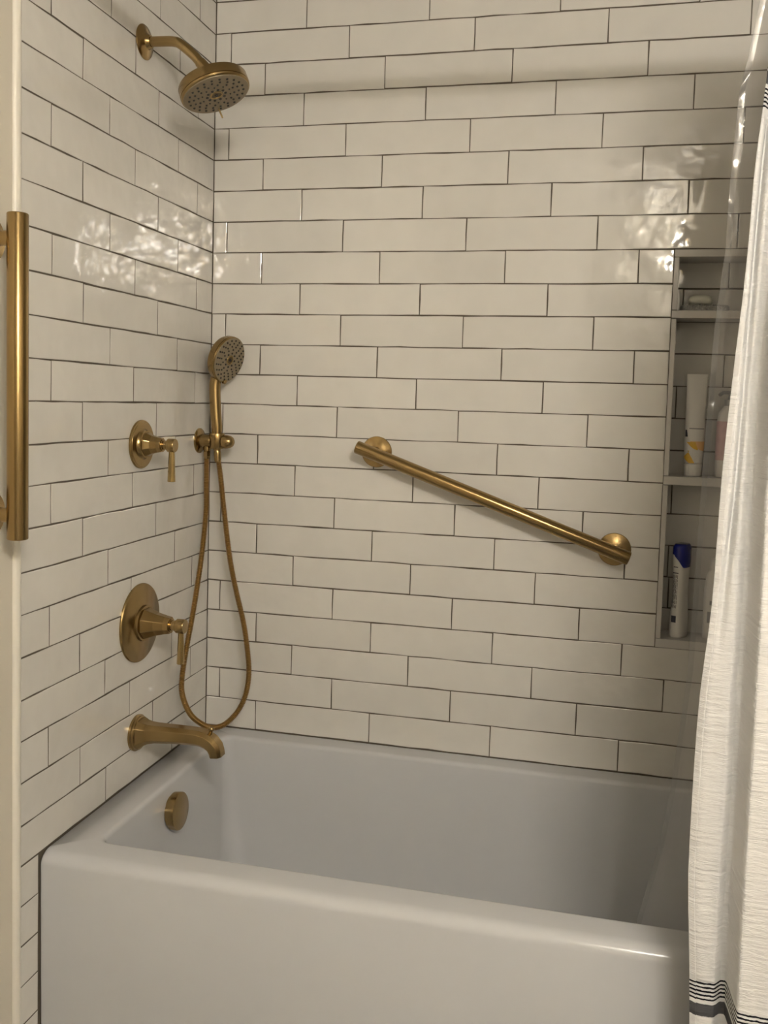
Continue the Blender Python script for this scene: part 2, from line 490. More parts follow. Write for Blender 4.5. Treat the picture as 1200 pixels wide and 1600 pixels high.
rings.append(rrect(IX0-0.012, IX1+0.012, IY0-0.012, IY1+0.012, rc+0.012, -0.0012))
for k in range(0, 6):
    a = PI/2*k/5; e = 0.010*math.sin(a)
    rings.append(rrect(IX0-0.010+e, IX1+0.010-e, IY0-0.010+e, IY1+0.010-e, rc+0.010-e*0.5, -0.0012 - 0.010*(1-math.cos(a))))
for zz, sx, sy, rr in ((-0.12, 0.008, 0.008, 0.03), (-0.25, 0.020, 0.022, 0.045), (-0.33, 0.032, 0.036, 0.06)):
    rings.append(rrect(IX0+sx, IX1-sx*3, IY0+sy, IY1-sy, rr, zz))
for k in range(1, 6):
    a = PI/2*k/5; e = 0.06*(1-math.cos(a))
    rings.append(rrect(IX0+0.034+e, IX1-0.1-e, IY0+0.038+e, IY1-0.038-e, 0.06, -0.34 - 0.06*math.sin(a)))
tub = thing('bathtub', 'white alcove bathtub with a flat apron below the tiled walls', 'bathtub', (RW/2, -0.37, -ZR))
G().loft(rings, (True, True)).obj('tub_shell', M['tub'], tub, ang=60)
# overflow cover: scalloped round cap on the inner end wall
oc = Vector((0.0865, -0.368, -0.066)); on_ = Vector((1, 0, 0.06)).normalized()
ga = G(); a_, b_ = frame(on_); rg = []
for d, rr in ((-0.001, 0.034), (0.004, 0.034), (0.005, 0.0405), (0.020, 0.0415), (0.0225, 0.0405), (0.0240, 0.037)):
    ring = []
    for j in range(64):
        t = 2*PI*j/64
        sc = 1 - 0.045*sum(math.exp(-(((t-q+PI) % (2*PI) - PI)/0.16)**2) for q in (0.9, PI-0.9, PI+0.9, -0.9))*(1 if d < 0.021 else 0.2)
        ring.append(oc + on_*d + (a_*math.cos(t) + b_*math.sin(t))*rr*sc)
    rg.append(ring)
ga.loft(rg)
ov = ga.obj('overflow_cover', M['brass'], tub, ang=40); ov['label'] = 'round brass overflow cover'
G().lathe(oc + on_*0.012 + Vector((0, -0.004, -0.0395)), (0, 0, -1), [(0, 0.0045), (0.0024, 0.0045)], 12).obj('drain_slot', M['rubber'], ov)

# ------------------------------------------------------------------ fixed shower head
base = Vector((0, -0.369, 1.6155))
t = thing('overhead_shower', 'large round brass shower head on a bent arm high on the left wall', 'shower head', base)
G().lathe(base, (1,0,0), [(0.0005,0.036),(0.002,0.0362),(0.004,0.0345),(0.007,0.024),(0.010,0.0165),(0.0165,0.0135),(0.018,0.0125)], 48).obj('escutcheon', M['brass'], t)
hn = Vector((0.3683, -0.0633, -0.9275)).normalized(); hc = Vector((0.1682, -0.369, 1.4981))
joint = hc - hn*0.052
ad_ = (joint - Vector((0.0985,-0.369,1.6000))).normalized()
armpts = [base + Vector((0.005,0,0)), base + Vector((0.03,0,-0.0006)), base + Vector((0.055,0,-0.0015)), base + Vector((0.070,0,-0.0032)), base + Vector((0.085,0,-0.0090)), joint - ad_*0.050, joint - ad_*0.028, joint]
G().tube(catmull(armpts, 6), 0.0106, 20).obj('shower_arm', M['brass'], t)
G().tube([joint - ad_*0.030, joint - ad_*0.029, joint - ad_*0.010, joint - ad_*0.004, joint + hn*0.008], [0.0108, 0.0120, 0.0126, 0.0135, 0.0150], 20).obj('swivel_nut', M['brass'], t)
ref = Vector((0,1,0))
hb = G().lathe(hc, -hn, [(0.001,0.071),(0.003,0.0738),(0.006,0.0745),(0.0065,0.0735),(0.0075,0.0735),(0.008,0.0748),(0.0255,0.0742),(0.0285,0.0725),(0.0300,0.068),(0.0325,0.045),(0.035,0.026),(0.039,0.020),(0.046,0.0175)], 64, ref)
hbo = hb.obj('head_body', M['brass'], t, ang=30)
fp = G().lathe(hc, hn, [(-0.0015,0.0712),(0.0004,0.0705),(0.0012,0.066)], 64, ref).obj('face_plate', M['face'], t)
G().lathe(hc, hn, [(0.001,0.0145),(0.0022,0.0135),(0.0022,0.011),(0.0012,0.0105)], 32, ref).obj('face_ring', M['brass'], t)
def nozzles(c, n, R, parent, spec, r0):
    a, b = frame(n, ref); g = G()
    g.lathe(c, n, [(0.001, r0*1.5), (0.0035, r0*1.3)], 10)
    for rad, cnt, ph, sz in spec:
        for k in range(cnt):
            th = 2*PI*(k + ph)/cnt
            q = c + (a*math.cos(th) + b*math.sin(th))*rad*R
            g.lathe(q, n, [(0.0010, r0*sz), (0.0028, r0*sz*0.8)], 8)
    o = g.obj('spray_nozzles', M['rubber'], parent); o['kind'] = 'stuff'
    o['label'] = 'dark rubber spray nozzles'
    return o
nozzles(hc, hn, 0.0734, fp, ((0.27,10,0.0,1.25),(0.42,10,0.5,0.75),(0.53,12,0.0,0.95),(0.66,18,0.25,1.0),(0.80,22,0.0,1.05)), 0.0026)
a_, b_ = frame(hn, ref)
lv = hc + hn*0.001 + (a_*0.93 - b_*0.36)*0.0575
G().tube([lv, lv + hn*0.010 + a_*0.003, lv + hn*0.0200 + a_*0.006], [0.0017,0.0020,0.0018], 10).obj('spray_lever', M['brass'], t)

# ------------------------------------------------------------------ valve handles
def octring(c, ax, r, n=8, ref=(0,0,1), rot=PI/8):
    a, b = frame(ax, ref)
    return [c + (a*math.cos(rot+2*PI*j/n) + b*math.sin(rot+2*PI*j/n))*r for j in range(n)]
def valve(name, label, base, R, plate, hub, neck, knob, levlen, levr):
    t = thing(name, label, 'valve', base)
    X = Vector((1,0,0)); b = Vector(base)
    G().lathe(b, X, [(0.0004,R),(0.003,R),(0.0048,R*0.985),(0.0056,R*0.93),(0.0066,R*0.915)] + plate, 64).obj('escutcheon', M['brass'], t)
    n = 8
    rings = [octring(b + X*d, X, r, n) for d, r in hub]
    hubo = G().loft(rings).obj('hub', M['brass'], t, smooth=False)
    md = hubo.modifiers.new('bevel', 'BEVEL'); md.width = 0.0012; md.segments = 2
    G().lathe(b, X, neck, 32).obj('neck', M['brass'], t)
    G().lathe(b, X, knob, 40).obj('knob', M['brass'], t)
    kx = (knob[0][0] + knob[-1][0]) / 2
    c = b + X*kx
    lev = G().loft([octring(c + Vector((0,0,-z)), Vector((0,0,-1)), r, 8, (1,0,0)) for z, r in ((0.006, levr*0.72),(0.012, levr*0.74),(levlen*0.55, levr*0.88),(levlen-0.001, levr*1.04),(levlen, levr*0.98))]).obj('lever', M['brass_s'], t, smooth=False)
    md = lev.modifiers.new('bevel', 'BEVEL'); md.width = 0.0006; md.segments = 2
    return t
valve('volume_valve', 'smaller round brass valve with a lever, above the other valve on the left wall', (0,-0.3655,0.7545), 0.0540,
      [(0.008,0.034),(0.011,0.031),(0.016,0.030),(0.0165,0.028)],
      ((0.012,0.0275),(0.016,0.0285),(0.020,0.0268),(0.030,0.0215),(0.044,0.0178),(0.053,0.0162)),
      [(0.050,0.0125),(0.056,0.0125),(0.056,0.0098),(0.064,0.0098),(0.064,0.0112),(0.066,0.0112)],
      [(0.0660,0.0140),(0.0670,0.0150),(0.0820,0.0150),(0.0835,0.0140)], 0.0800, 0.0086)
valve('temperature_valve', 'larger round brass valve with a lever, just above the tub spout', (0,-0.3645,0.3545), 0.0885,
      [(0.009,0.045),(0.011,0.0405),(0.017,0.0395),(0.0175,0.036)],
      ((0.014,0.0345),(0.019,0.0360),(0.023,0.0345),(0.045,0.0262),(0.066,0.0212),(0.078,0.0192)),
      [(0.074,0.0145),(0.080,0.0145),(0.080,0.0115),(0.089,0.0115),(0.089,0.0130),(0.092,0.0130)],
      [(0.0920,0.0150),(0.0930,0.0160),(0.1100,0.0160),(0.1118,0.0150)], 0.0850, 0.0085)

# ------------------------------------------------------------------ tub spout
base = Vector((0, -0.373, 0.1055))
t = thing('tub_spout', 'brass tub spout with a flared base reaching over the tub end', 'spout', base)
G().lathe(base, (1,0,0), [(0.0005,0.0405),(0.005,0.0405),(0.0065,0.039),(0.0075,0.0375),(0.011,0.0372),(0.0125,0.0355)], 56).obj('flange', M['brass'], t)
def spring(c, ax, up, hw, hh, ch=0.42):
    """chamfered rectangle = faceted spout section"""
    ax = Vector(ax).normalized(); s = ax.cross(Vector(up)).normalized(); u = s.cross(ax).normalized()
    k = ch
    pts = [(-1+k,-1),(1-k,-1),(1,-1+k),(1,1-k),(1-k,1),(-1+k,1),(-1,1-k),(-1,-1+k)]
    return [c + s*(p*hw) + u*(q*hh) for p, q in pts]
sec = []
b = base
path = [(0.010,0.000,0.0325,0.0325,0),(0.016,0.0005,0.0300,0.0300,0),(0.024,0.0015,0.0265,0.0255,0),(0.034,0.003,0.0240,0.0222,0),(0.050,0.0045,0.0222,0.0200,0),
        (0.090,0.0065,0.0212,0.0185,1),(0.130,0.0075,0.0205,0.0178,3),(0.150,0.0075,0.0203,0.0175,8),(0.166,0.0050,0.0202,0.0172,22),(0.180,-0.0015,0.0200,0.0168,42),(0.190,-0.011,0.0196,0.0158,62),(0.1945,-0.021,0.0192,0.0148,76),(0.1965,-0.031,0.0188,0.0142,84)]
for x, z, hw, hh, dg in path:
    a = math.radians(dg)
    sec.append(spring(b + Vector((x,0,z)), (math.cos(a),0,-math.sin(a)), (math.sin(a),0,math.cos(a)), hw, hh))
sp = G().loft(sec).obj('spout_body', M['brass'], t, ang=24)
md = sp.modifiers.new('bevel', 'BEVEL'); md.width = 0.0007; md.segments = 1; md.limit_method = 'ANGLE'; md.angle_limit = math.radians(28)
G().lathe(b + Vector((0.178,0,0.012)), (0.25,0,1), [(0,0.0042),(0.010,0.0038),(0.012,0.0042),(0.014,0.0060),(0.018,0.0062),(0.0205,0.0045)], 20).obj('diverter_knob', M['brass'], t)

# ------------------------------------------------------------------ hand shower, holder, hose
base = Vector((0, -0.066, 0.7525))
t = thing('hand_shower_holder', 'brass wall holder carrying the hand shower in the tiled corner', 'holder', base)
X = Vector((1,0,0))
G().lathe(base, X, [(0.0005,0.0315),(0.003,0.0315),(0.0045,0.0300),(0.006,0.024),(0.0075,0.0185)], 48).obj('flange', M['brass'], t)
G().lathe(base, X, [(0.006,0.0165),(0.010,0.0160),(0.033,0.0160),(0.0355,0.0150)], 40).obj('holder_arm', M['brass'], t)
hax = Vector((-0.03, 0, 1)).normalized(); cupc = Vector((0.0525, -0.0725, 0.7345))
G().lathe(cupc, hax, [(0.0,0.0130),(0.0,0.0160),(0.002,0.0175),(0.036,0.0192),(0.038,0.0186),(0.038,0.0166),(0.0,0.0130)], 32, cap=(False, False)).obj('cradle', M['brass'], t)
cr = G(); rings = []
for d, rr in ((0.068,0.0172),(0.074,0.0176),(0.080,0.0168),(0.087,0.0150),(0.093,0.0112),(0.0965,0.005)):
    rings.append([base + X*d + Vector((0, -0.004 + math.cos(2*PI*j/28)*rr, math.sin(2*PI*j/28)*rr)) for j in range(28)])
cr.loft(rings).obj('cradle_knob', M['brass'], t)
G().lathe(base + Vector((0.022,0,-0.012)), (0,0,-1), [(0,0.0095),(0.010,0.0095),(0.0105,0.0085),(0.013,0.0085)], 24).obj('outlet', M['brass'], t)

base = Vector((0.050, -0.0685, 0.735))
t = thing('hand_shower', 'brass hand shower with a round head resting in the corner holder', 'hand shower', base)
fn = Vector((0.9285, -0.2392, -0.2840)).normalized(); fc = Vector((0.0810, -0.0700, 0.9552))
hp = [(0.0526,-0.0725,0.7290),(0.0518,-0.0725,0.7560),(0.0505,-0.0725,0.7900),(0.0460,-0.0725,0.8400),(0.0440,-0.0725,0.8800),(0.0455,-0.072,0.9050),(0.0520,-0.071,0.9280)]
hr = [0.0085,0.0112,0.0136,0.0142,0.0144,0.0144,0.0135]
hpc = catmull(hp, 5); hrc = []
for i in range(len(hp)-1):
    for j in range(5): hrc.append(hr[i] + (hr[i+1]-hr[i])*j/5)
hrc.append(hr[-1])
G().tube(hpc, hrc, 24).obj('handle', M['brass'], t)
G().lathe(fc, -fn, [(0.0005,0.0560),(0.002,0.0580),(0.0045,0.0584),(0.005,0.0575),(0.006,0.0575),(0.0065,0.0586),(0.018,0.0575),(0.024,0.0545),(0.029,0.045),(0.032,0.028),(0.033,0.010)], 56, ref).obj('head_body', M['brass'], t, ang=30)
fp = G().lathe(fc, fn, [(-0.001,0.0562),(0.0004,0.0555),(0.0012,0.052)], 56, ref).obj('face_plate', M['face'], t)
G().lathe(fc, fn, [(0.001,0.0125),(0.0022,0.0115),(0.0022,0.0095),(0.0012,0.009)], 32, ref).obj('face_ring', M['brass'], t)
nozzles(fc, fn, 0.058, fp, ((0.30,8,0.0,1.1),(0.46,10,0.5,0.95),(0.60,14,0.0,0.95),(0.73,17,0.5,1.0),(0.86,20,0.0,1.05)), 0.0024)
a_, b_ = frame(fn, (0,0,1))
tp = fc - a_*0.0555 + fn*0.001
G().lathe(tp, fn, [(-0.004,0.0062),(0.002,0.0060),(0.0032,0.0048)], 20).obj('spray_selector', M['brass'], t)

HP = [(0.022,-0.0662,0.722),(0.022,-0.0662,0.6991),(0.026,-0.0747,0.6385),(0.03,-0.0831,0.5749),(0.03,-0.1057,0.4649),(0.03,-0.1458,0.344),(0.03,-0.1824,0.2571),(0.03,-0.2048,0.1921),(0.033,-0.2097,0.1466),(0.045,-0.1911,0.0946),(0.066,-0.17,0.0644),(0.0854,-0.145,0.0485),(0.1068,-0.12,0.0522),(0.1304,-0.1,0.0792),(0.1457,-0.085,0.1204),(0.1504,-0.078,0.1763),(0.1424,-0.074,0.24),(0.13,-0.072,0.3039),(0.1106,-0.072,0.3754),(0.0909,-0.072,0.4632),(0.0743,-0.072,0.5755),(0.0630,-0.0725,0.6639),(0.0538,-0.0725,0.7200)]
cv = catmull(HP, 40)
# resample at constant step so that the ridges are even
tot = [0.0]
for i in range(1, len(cv)): tot.append(tot[-1] + (cv[i]-cv[i-1]).length)
step = 0.00095; pts = []; rad = []; i = 0; s_ = 0.0; k = 0
while s_ < tot[-1]:
    while tot[i+1] < s_: i += 1
    u_ = (s_ - tot[i]) / max(1e-9, tot[i+1]-tot[i])
    pts.append(cv[i].lerp(cv[i+1], u_)); rad.append((0.0068, 0.0073, 0.0068, 0.0050)[k % 4]); s_ += step; k += 1
t = thing('shower_hose', 'ribbed brass shower hose hanging in a long loop from the corner holder', 'hose', (0.0854,-0.145,0.0415))
G().tube(pts, rad, 10).obj('ribbed_hose', M['hosem'], t, ang=80)
G().lathe((0.022,-0.0662,0.7275), (0.02,-0.04,-1), [(0,0.0078),(0.003,0.0092),(0.014,0.0092),(0.016,0.0080),(0.020,0.0074)], 6).obj('hose_nut', M['brass'], t, smooth=False)
G().lathe((0.0530,-0.0725,0.7288), (0.08,0,-1), [(0,0.0085),(0.004,0.0092),(0.022,0.0088),(0.028,0.0076)], 20).obj('hose_cone', M['brass'], t)

# ------------------------------------------------------------------ grab bars
def grab_bar(name, label, A, B, wall_n, off, R, FR, posts, group):
    """A, B ends of the bar axis; posts: fractions along the bar that stand on the wall"""
    A = Vector(A); B = Vector(B); n = Vector(wall_n)
    t = thing(name, label, 'grab bar', A.lerp(B, posts[0]) - n*off, group)
    d = (B-A).normalized(); L = (B-A).length
    bar = G().lathe((0,0,0), (0,0,1), [(0,R*0.80),(0.0006,R*0.93),(0.0022,R),(L-0.0022,R),(L-0.0006,R*0.93),(L,R*0.80)], 64).obj('bar', M['brass_bar'], t, base=(0,0,0), ang=50)
    bar.rotation_mode = 'QUATERNION'; bar.rotation_quaternion = Vector((0,0,1)).rotation_difference(d); bar.location = A - BASE[t.name]
    for f in posts:
        p = A.lerp(B, f) - n*off
        fl = G().lathe(p, n, [(0.0006,FR),(0.003,FR),(0.0045,FR*0.975),(0.0065,FR*0.55),(0.0085,0.016)], 56).obj('flange', M['brass'], t)
        G().lathe(p, n, [(0.006,0.0125),(off-R*0.6,0.0125)], 28).obj('post', M['brass'], t)
    return t
grab_bar('grab_bar', 'slanted brass grab bar on the tiled back wall', (0.4087, -0.056, 0.7525), (1.0622, -0.056, 0.5218), (0,-1,0), 0.056, 0.0160, 0.0385, (0.0576, 0.9482), 'brass grab bars')
grab_bar('grab_bar', 'upright brass grab bar on the cream wall at the left edge', (0.0555,-0.8855,0.6165), (0.0555,-0.8855,1.1525), (1,0,0), 0.0545, 0.0172, 0.0385, (0.075, 0.925), 'brass grab bars')

# ------------------------------------------------------------------ things in the niche
def sup(cx, cy, z, hw, hd, p=2.6, n=28, rot=0.0):
    out = []
    for j in range(n):
        a = 2*PI*j/n; c, s = math.cos(a), math.sin(a)
        x = math.copysign(abs(c)**(2/p), c)*hw; y = math.copysign(abs(s)**(2/p), s)*hd
        out.append(Vector((cx + x*math.cos(rot) - y*math.sin(rot), cy + x*math.sin(rot) + y*math.cos(rot), z)))
    return out
# soap on a looped mat
t = G().loft([sup(1.205,0.043,1.0907,0.050,0.030,3),sup(1.205,0.043,1.0925,0.053,0.032,3),sup(1.205,0.043,1.1020,0.053,0.032,3),sup(1.205,0.043,1.1040,0.050,0.029,3)])
for k in range(420):
    a = random.uniform(0, 2*PI); r_ = math.sqrt(random.random()) if k % 3 else 1.03
    x = 1.205 + 0.051*math.copysign(abs(math.cos(a))**0.67, math.cos(a))*r_; y = 0.043 + 0.030*math.copysign(abs(math.sin(a))**0.67, math.sin(a))*r_
    zz = 1.1030 if k % 3 else random.uniform(1.094, 1.102)
    t.lathe((x,y,zz), (random.uniform(-.6,.6),random.uniform(-.9,.2),1), [(0,0.0017),(0.0022,0.0019),(0.0034,0.0008)], 5)
tag(t.obj('soap_mat', M['matfab'], base=(1.205,0.043,1.0907)), 'grey looped pad under the soap on the top niche shelf', 'mat')
sg = G().loft([sup(1.196,0.043,1.1070,0.020,0.012,2.4),sup(1.196,0.043,1.1100,0.026,0.018,2.4),sup(1.196,0.043,1.1180,0.028,0.020,2.4),sup(1.196,0.043,1.1260,0.024,0.017,2.4),sup(1.196,0.043,1.1300,0.014,0.010,2.4)])
tag(sg.obj('soap_bar', M['soap'], base=(1.196,0.043,1.1070), ang=80), 'pale oval soap bar on the top niche shelf', 'soap')

# white tube with yellow and orange print, standing on its cap
base = (1.198, 0.040, 0.7112)
t = thing('lotion_tube', 'tall white tube with yellow and orange print on the middle niche shelf', 'tube', base)
cx, cy = 1.198, 0.040
def tubeprof(z):
    """(half width, half depth) of the tube at height z above the shelf"""
    tab_w = [(0.03,0.0205),(0.05,0.0215),(0.09,0.0225),(0.14,0.0225),(0.20,0.0228),(0.237,0.0235)]
    tab_d = [(0.03,0.0190),(0.05,0.0200),(0.09,0.0195),(0.14,0.0160),(0.20,0.0085),(0.237,0.0020)]
    return interp(tab_w, z), interp(tab_d, z)
zs = [0.030,0.033,0.05,0.07,0.09,0.12,0.15,0.18,0.21,0.228,0.237]
G().loft([sup(cx, cy, 0.7112+z, *( (0.0185,0.017) if z == 0.030 else tubeprof(z)), 2.3, 36) for z in zs]).obj('tube_body', M['white'], t, ang=60)
G().loft([sup(cx, cy, 0.7112+z, r1, r1*0.93, 2.1, 36) for z, r1 in ((0,0.0175),(0.0015,0.0190),(0.026,0.0200),(0.0285,0.0195),(0.030,0.0175))]).obj('cap', M['white'], t)
def tubepatch(name, mat, zlo, zhi, lo, hi, parent):
    """patch of print wrapped on the tube front; lo/hi give the lateral limits (-1..1) at each height"""
    g = G(); v = []; f = []; nz_, na = 10, 8
    for i in range(nz_+1):
        z = zlo + (zhi-zlo)*i/nz_; hw, hd = tubeprof(z); a0, a1 = lo(i/nz_), hi(i/nz_)
        for j in range(na+1):
            q = max(-0.995, min(0.995, a0 + (a1-a0)*j/na))
            y = (1-abs(q)**2.3)**(1/2.3)
            v.append(Vector((cx + q*(hw+0.0004), cy - y*(hd+0.0004) - 0.0003, 0.7112+z)))
    for i in range(nz_):
        for j in range(na):
            f.append((i*(na+1)+j, i*(na+1)+j+1, (i+1)*(na+1)+j+1, (i+1)*(na+1)+j))
    g.add(v, f); return g.obj(name, mat, parent)
tubepatch('printed_patch', M['orange'], 0.060, 0.082, lambda s: 0.85-1.0*s**0.5-0.35*s, lambda s: 0.95, t)
tubepatch('printed_patch', M['yellow'], 0.062, 0.080, lambda s: 0.2-1.0*s**0.6, lambda s: 0.35-0.3*s, t)
tubepatch('printed_patch', M['yellow'], 0.031, 0.060, lambda s: -0.55-0.44*math.sin(PI*min(1, s*1.1)), lambda s: 0.05-0.75*s, t)
tubepatch('printed_mark', M['dark'], 0.092, 0.108, lambda s: -0.93, lambda s: -0.70-0.1*s, t)
tubepatch('printed_line', M['grey'], 0.110, 0.1125, lambda s: -0.6, lambda s: 0.85, t)

# pump bottle with pink print, behind the liner
base = (1.2735, 0.046, 0.7112)
t = thing('pump_bottle', 'pump bottle with pink print on the middle niche shelf behind the clear liner', 'bottle', base)
B0 = Vector(base)
G().loft([sup(B0.x,B0.y,B0.z+z,a,a*0.8,2.8,32) for z,a in ((0,0.024),(0.002,0.0265),(0.06,0.027),(0.13,0.0265),(0.150,0.024),(0.163,0.014),(0.168,0.011))]).obj('bottle_body', M['white'], t, ang=60)
G().loft([sup(B0.x,B0.y,B0.z+z,a+0.0005,a*0.8+0.0005,2.8,32) for z,a in ((0.040,0.0268),(0.06,0.027),(0.13,0.0265))], (False,False)).obj('label', M['pink'], t)
G().lathe(B0+Vector((0,0,0.166)), (0,0,1), [(0,0.0125),(0.014,0.0125),(0.016,0.006),(0.026,0.005),(0.027,0.0105),(0.034,0.0100)], 24).obj('pump_head', M['grey'], t)
G().tube([B0+Vector((0,0,0.196)), B0+Vector((-0.018,-0.012,0.196)), B0+Vector((-0.026,-0.018,0.190))], 0.0042, 10).obj('pump_spout', M['grey'], t)

# shampoo bottle with blue flip cap
base = (1.1845, 0.046, 0.3299)
t = thing('shampoo_bottle', 'slim white shampoo bottle with a dark blue cap on the niche floor', 'bottle', base)
B0 = Vector(base); RT = math.radians(62)
def shp(z):
    return (interp([(0,0.0255),(0.004,0.0275),(0.05,0.0275),(0.10,0.0235),(0.14,0.0235),(0.18,0.026),(0.214,0.0265),(0.2185,0.024)], z),
            interp([(0,0.0165),(0.004,0.0180),(0.05,0.0168),(0.10,0.0140),(0.14,0.0150),(0.18,0.0170),(0.214,0.0165),(0.2185,0.014)], z))
G().loft([sup(B0.x,B0.y,B0.z+z,*shp(z),2.7,40,RT) for z in (0,0.0015,0.004,0.02,0.04,0.06,0.08,0.10,0.12,0.14,0.16,0.18,0.20)]).obj('bottle_body', M['white'], t, ang=60)
# cap: lower edge dips on the side turned to the right
rings = []
for k in range(9):
    s = k/8; ring = []
    for j in range(40):
        a = 2*PI*j/40
        lat = math.cos(a + RT)                 # +1 to the right
        low = 0.166 + 0.030*max(0, min(1, (0.35 - lat)/1.1))**1.3
        z = low + (0.2185 - low)*s
        hw, hd = shp(z)
        q = sup(B0.x,B0.y,B0.z+z,hw+0.0006,hd+0.0006,2.7,40,RT)[j]
        ring.append(q)
    rings.append(ring)
top = [Vector((B0.x + (q.x-B0.x)*0.9, B0.y + (q.y-B0.y)*0.9, B0.z+0.2205)) for q in rings[-1]]
rings.append(top)
G().loft(rings, (False, True)).obj('cap', M['blue'], t, ang=50)
# small print running up the label side
def shlabel(name, mat, z0, z1, ang0, ang1):
    v = []; f = []; nz_, na = 6, 4
    for i in range(nz_+1):
        z = z0 + (z1-z0)*i/nz_; hw, hd = shp(z)
        for j in range(na+1):
            a = math.radians(ang0 + (ang1-ang0)*j/na); c, s = math.cos(a), math.sin(a); p_ = 2.7
            x = math.copysign(abs(c)**(2/p_), c)*(hw+0.0005); y = math.copysign(abs(s)**(2/p_), s)*(hd+0.0005)
            v.append(Vector((B0.x + x*math.cos(RT) - y*math.sin(RT), B0.y + x*math.sin(RT) + y*math.cos(RT), B0.z+z)))
    for i in range(nz_):
        for j in range(na): f.append((i*(na+1)+j, i*(na+1)+j+1, (i+1)*(na+1)+j+1, (i+1)*(na+1)+j))
    return G().add(v, f).obj(name, mat, t)
rl = random.Random(3)
shlabel('printed_bar', M['dark'], 0.1515, 0.1540, 146, 190)
shlabel('printed_bar', M['dark'], 0.166, 0.168, 158, 186)
for k in range(7):
    a0 = 146 + k*6.2
    z = 0.148
    while z > 0.075:
        l_ = rl.uniform(0.004, 0.013)
        shlabel('printed_line', M['dark'], max(z-l_,0.07), z, a0, a0+2.6); z -= l_ + rl.uniform(0.0012, 0.003)
shlabel('printed_mark', M['dark'], 0.036, 0.052, 164, 190)

# second bottle low in the niche, behind the liner
base = (1.262, 0.046, 0.3299)
t = thing('body_wash_bottle', 'white bottle with a grey label on the niche floor behind the clear liner', 'bottle', base)
B0 = Vector(base)
G().loft([sup(B0.x,B0.y,B0.z+z,a,a*0.7,2.8,32) for z,a in ((0,0.021),(0.002,0.0235),(0.06,0.024),(0.12,0.0235),(0.150,0.020),(0.163,0.013))]).obj('bottle_body', M['white'], t, ang=60)
G().lathe(B0+Vector((0,0,0.163)), (0,0,1), [(0,0.0135),(0.024,0.0130),(0.026,0.011)], 28).obj('cap', M['white'], t)
G().box((B0.x-0.016,B0.y-0.0178,B0.z+0.040),(B0.x+0.016,B0.y-0.0168,B0.z+0.066)).obj('label', M['grey'], t, smooth=False)
G().box((B0.x-0.012,B0.y-0.0178,B0.z+0.082),(B0.x+0.006,B0.y-0.0168,B0.z+0.092)).obj('label', M['grey'], t, smooth=False)

# ------------------------------------------------------------------ curtain rod, liner, curtain
RZ, RYY = 1.640, -0.775
t = thing('curtain_rod', 'straight brass shower curtain rod across the tub opening', 'curtain rod', (0.003, RYY, RZ-0.03))
G().lathe((0.001,RYY,RZ), (1,0,0), [(0.004,0.0128),(RW-0.006,0.0128)], 28).obj('rod', M['steel'], t)
G().lathe((0.001,RYY,RZ), (1,0,0), [(0.0,0.030),(0.004,0.030),(0.012,0.018),(0.022,0.016)], 32).obj('rod_flange', M['steel'], t)
G().lathe((RW-0.001,RYY,RZ), (-1,0,0), [(0.0,0.030),(0.004,0.030),(0.012,0.018),(0.022,0.016)], 32).obj('rod_flange', M['steel'], t)

EDGE = [(1.62,1.215),(1.36,1.197),(1.29,1.193),(1.235,1.186),(1.08,1.183),(0.9,1.171),(0.775,1.164),(0.58,1.161),(0.455,1.150),(0.34,1.148),(0.19,1.147),(0.045,1.157),(-0.05,1.162),(-0.44,1.165)]
V1 = [(1.62,1.214),(1.18,1.196),(0.90,1.189),(0.73,1.184),(0.62,1.176),(0.45,1.170)]
V2 = [(1.62,1.236),(1.2,1.224),(0.9,1.212),(0.62,1.213),(0.33,1.2125),(0.14,1.2115),(-0.05,1.2135),(-0.4,1.215)]
from mathutils import noise as mnoise
def hang(z):
    return min(1, max(0, (1.35-z)/1.25))
def smooth_tab(tab, z, h=0.05):
    return (interp(tab, z-h) + 2*interp(tab, z) + interp(tab, z+h))/4 + 0.006*(1-hang(z))
def curtain_y(x, z):
    e = smooth_tab(EDGE, z); v1 = smooth_tab(V1, z); v2 = smooth_tab(V2, z)
    y = -0.810 - 0.054*hang(z)
    y += 0.020*math.exp(-((x-v1)/0.0050)**2) * min(1, max(0, (z-0.50)/0.2))
    y += 0.008*math.exp(-((x-e)/0.008)**2)
    def st(c, w_):
        q = min(1, max(0, (x-c+w_)/(2*w_))); return q*q*(3-2*q)
    y += 0.013*st(v2-0.0165, 0.0070)          # recess before the second pleat
    y -= 0.072*st(v2, 0.0042)
    xx = x - v2
    if xx > 0.03:
        y += 0.070*st(v2+0.060, 0.018); k_ = (xx-0.085)
        if k_ > 0: y += 0.030*math.sin(k_*90)*min(1, k_/0.02)
    y += 0.005*mnoise.noise(Vector((x*14, 0.3, z*2.2))) + 0.0016*mnoise.noise(Vector((x*60, 1.3, z*18)))
    return y
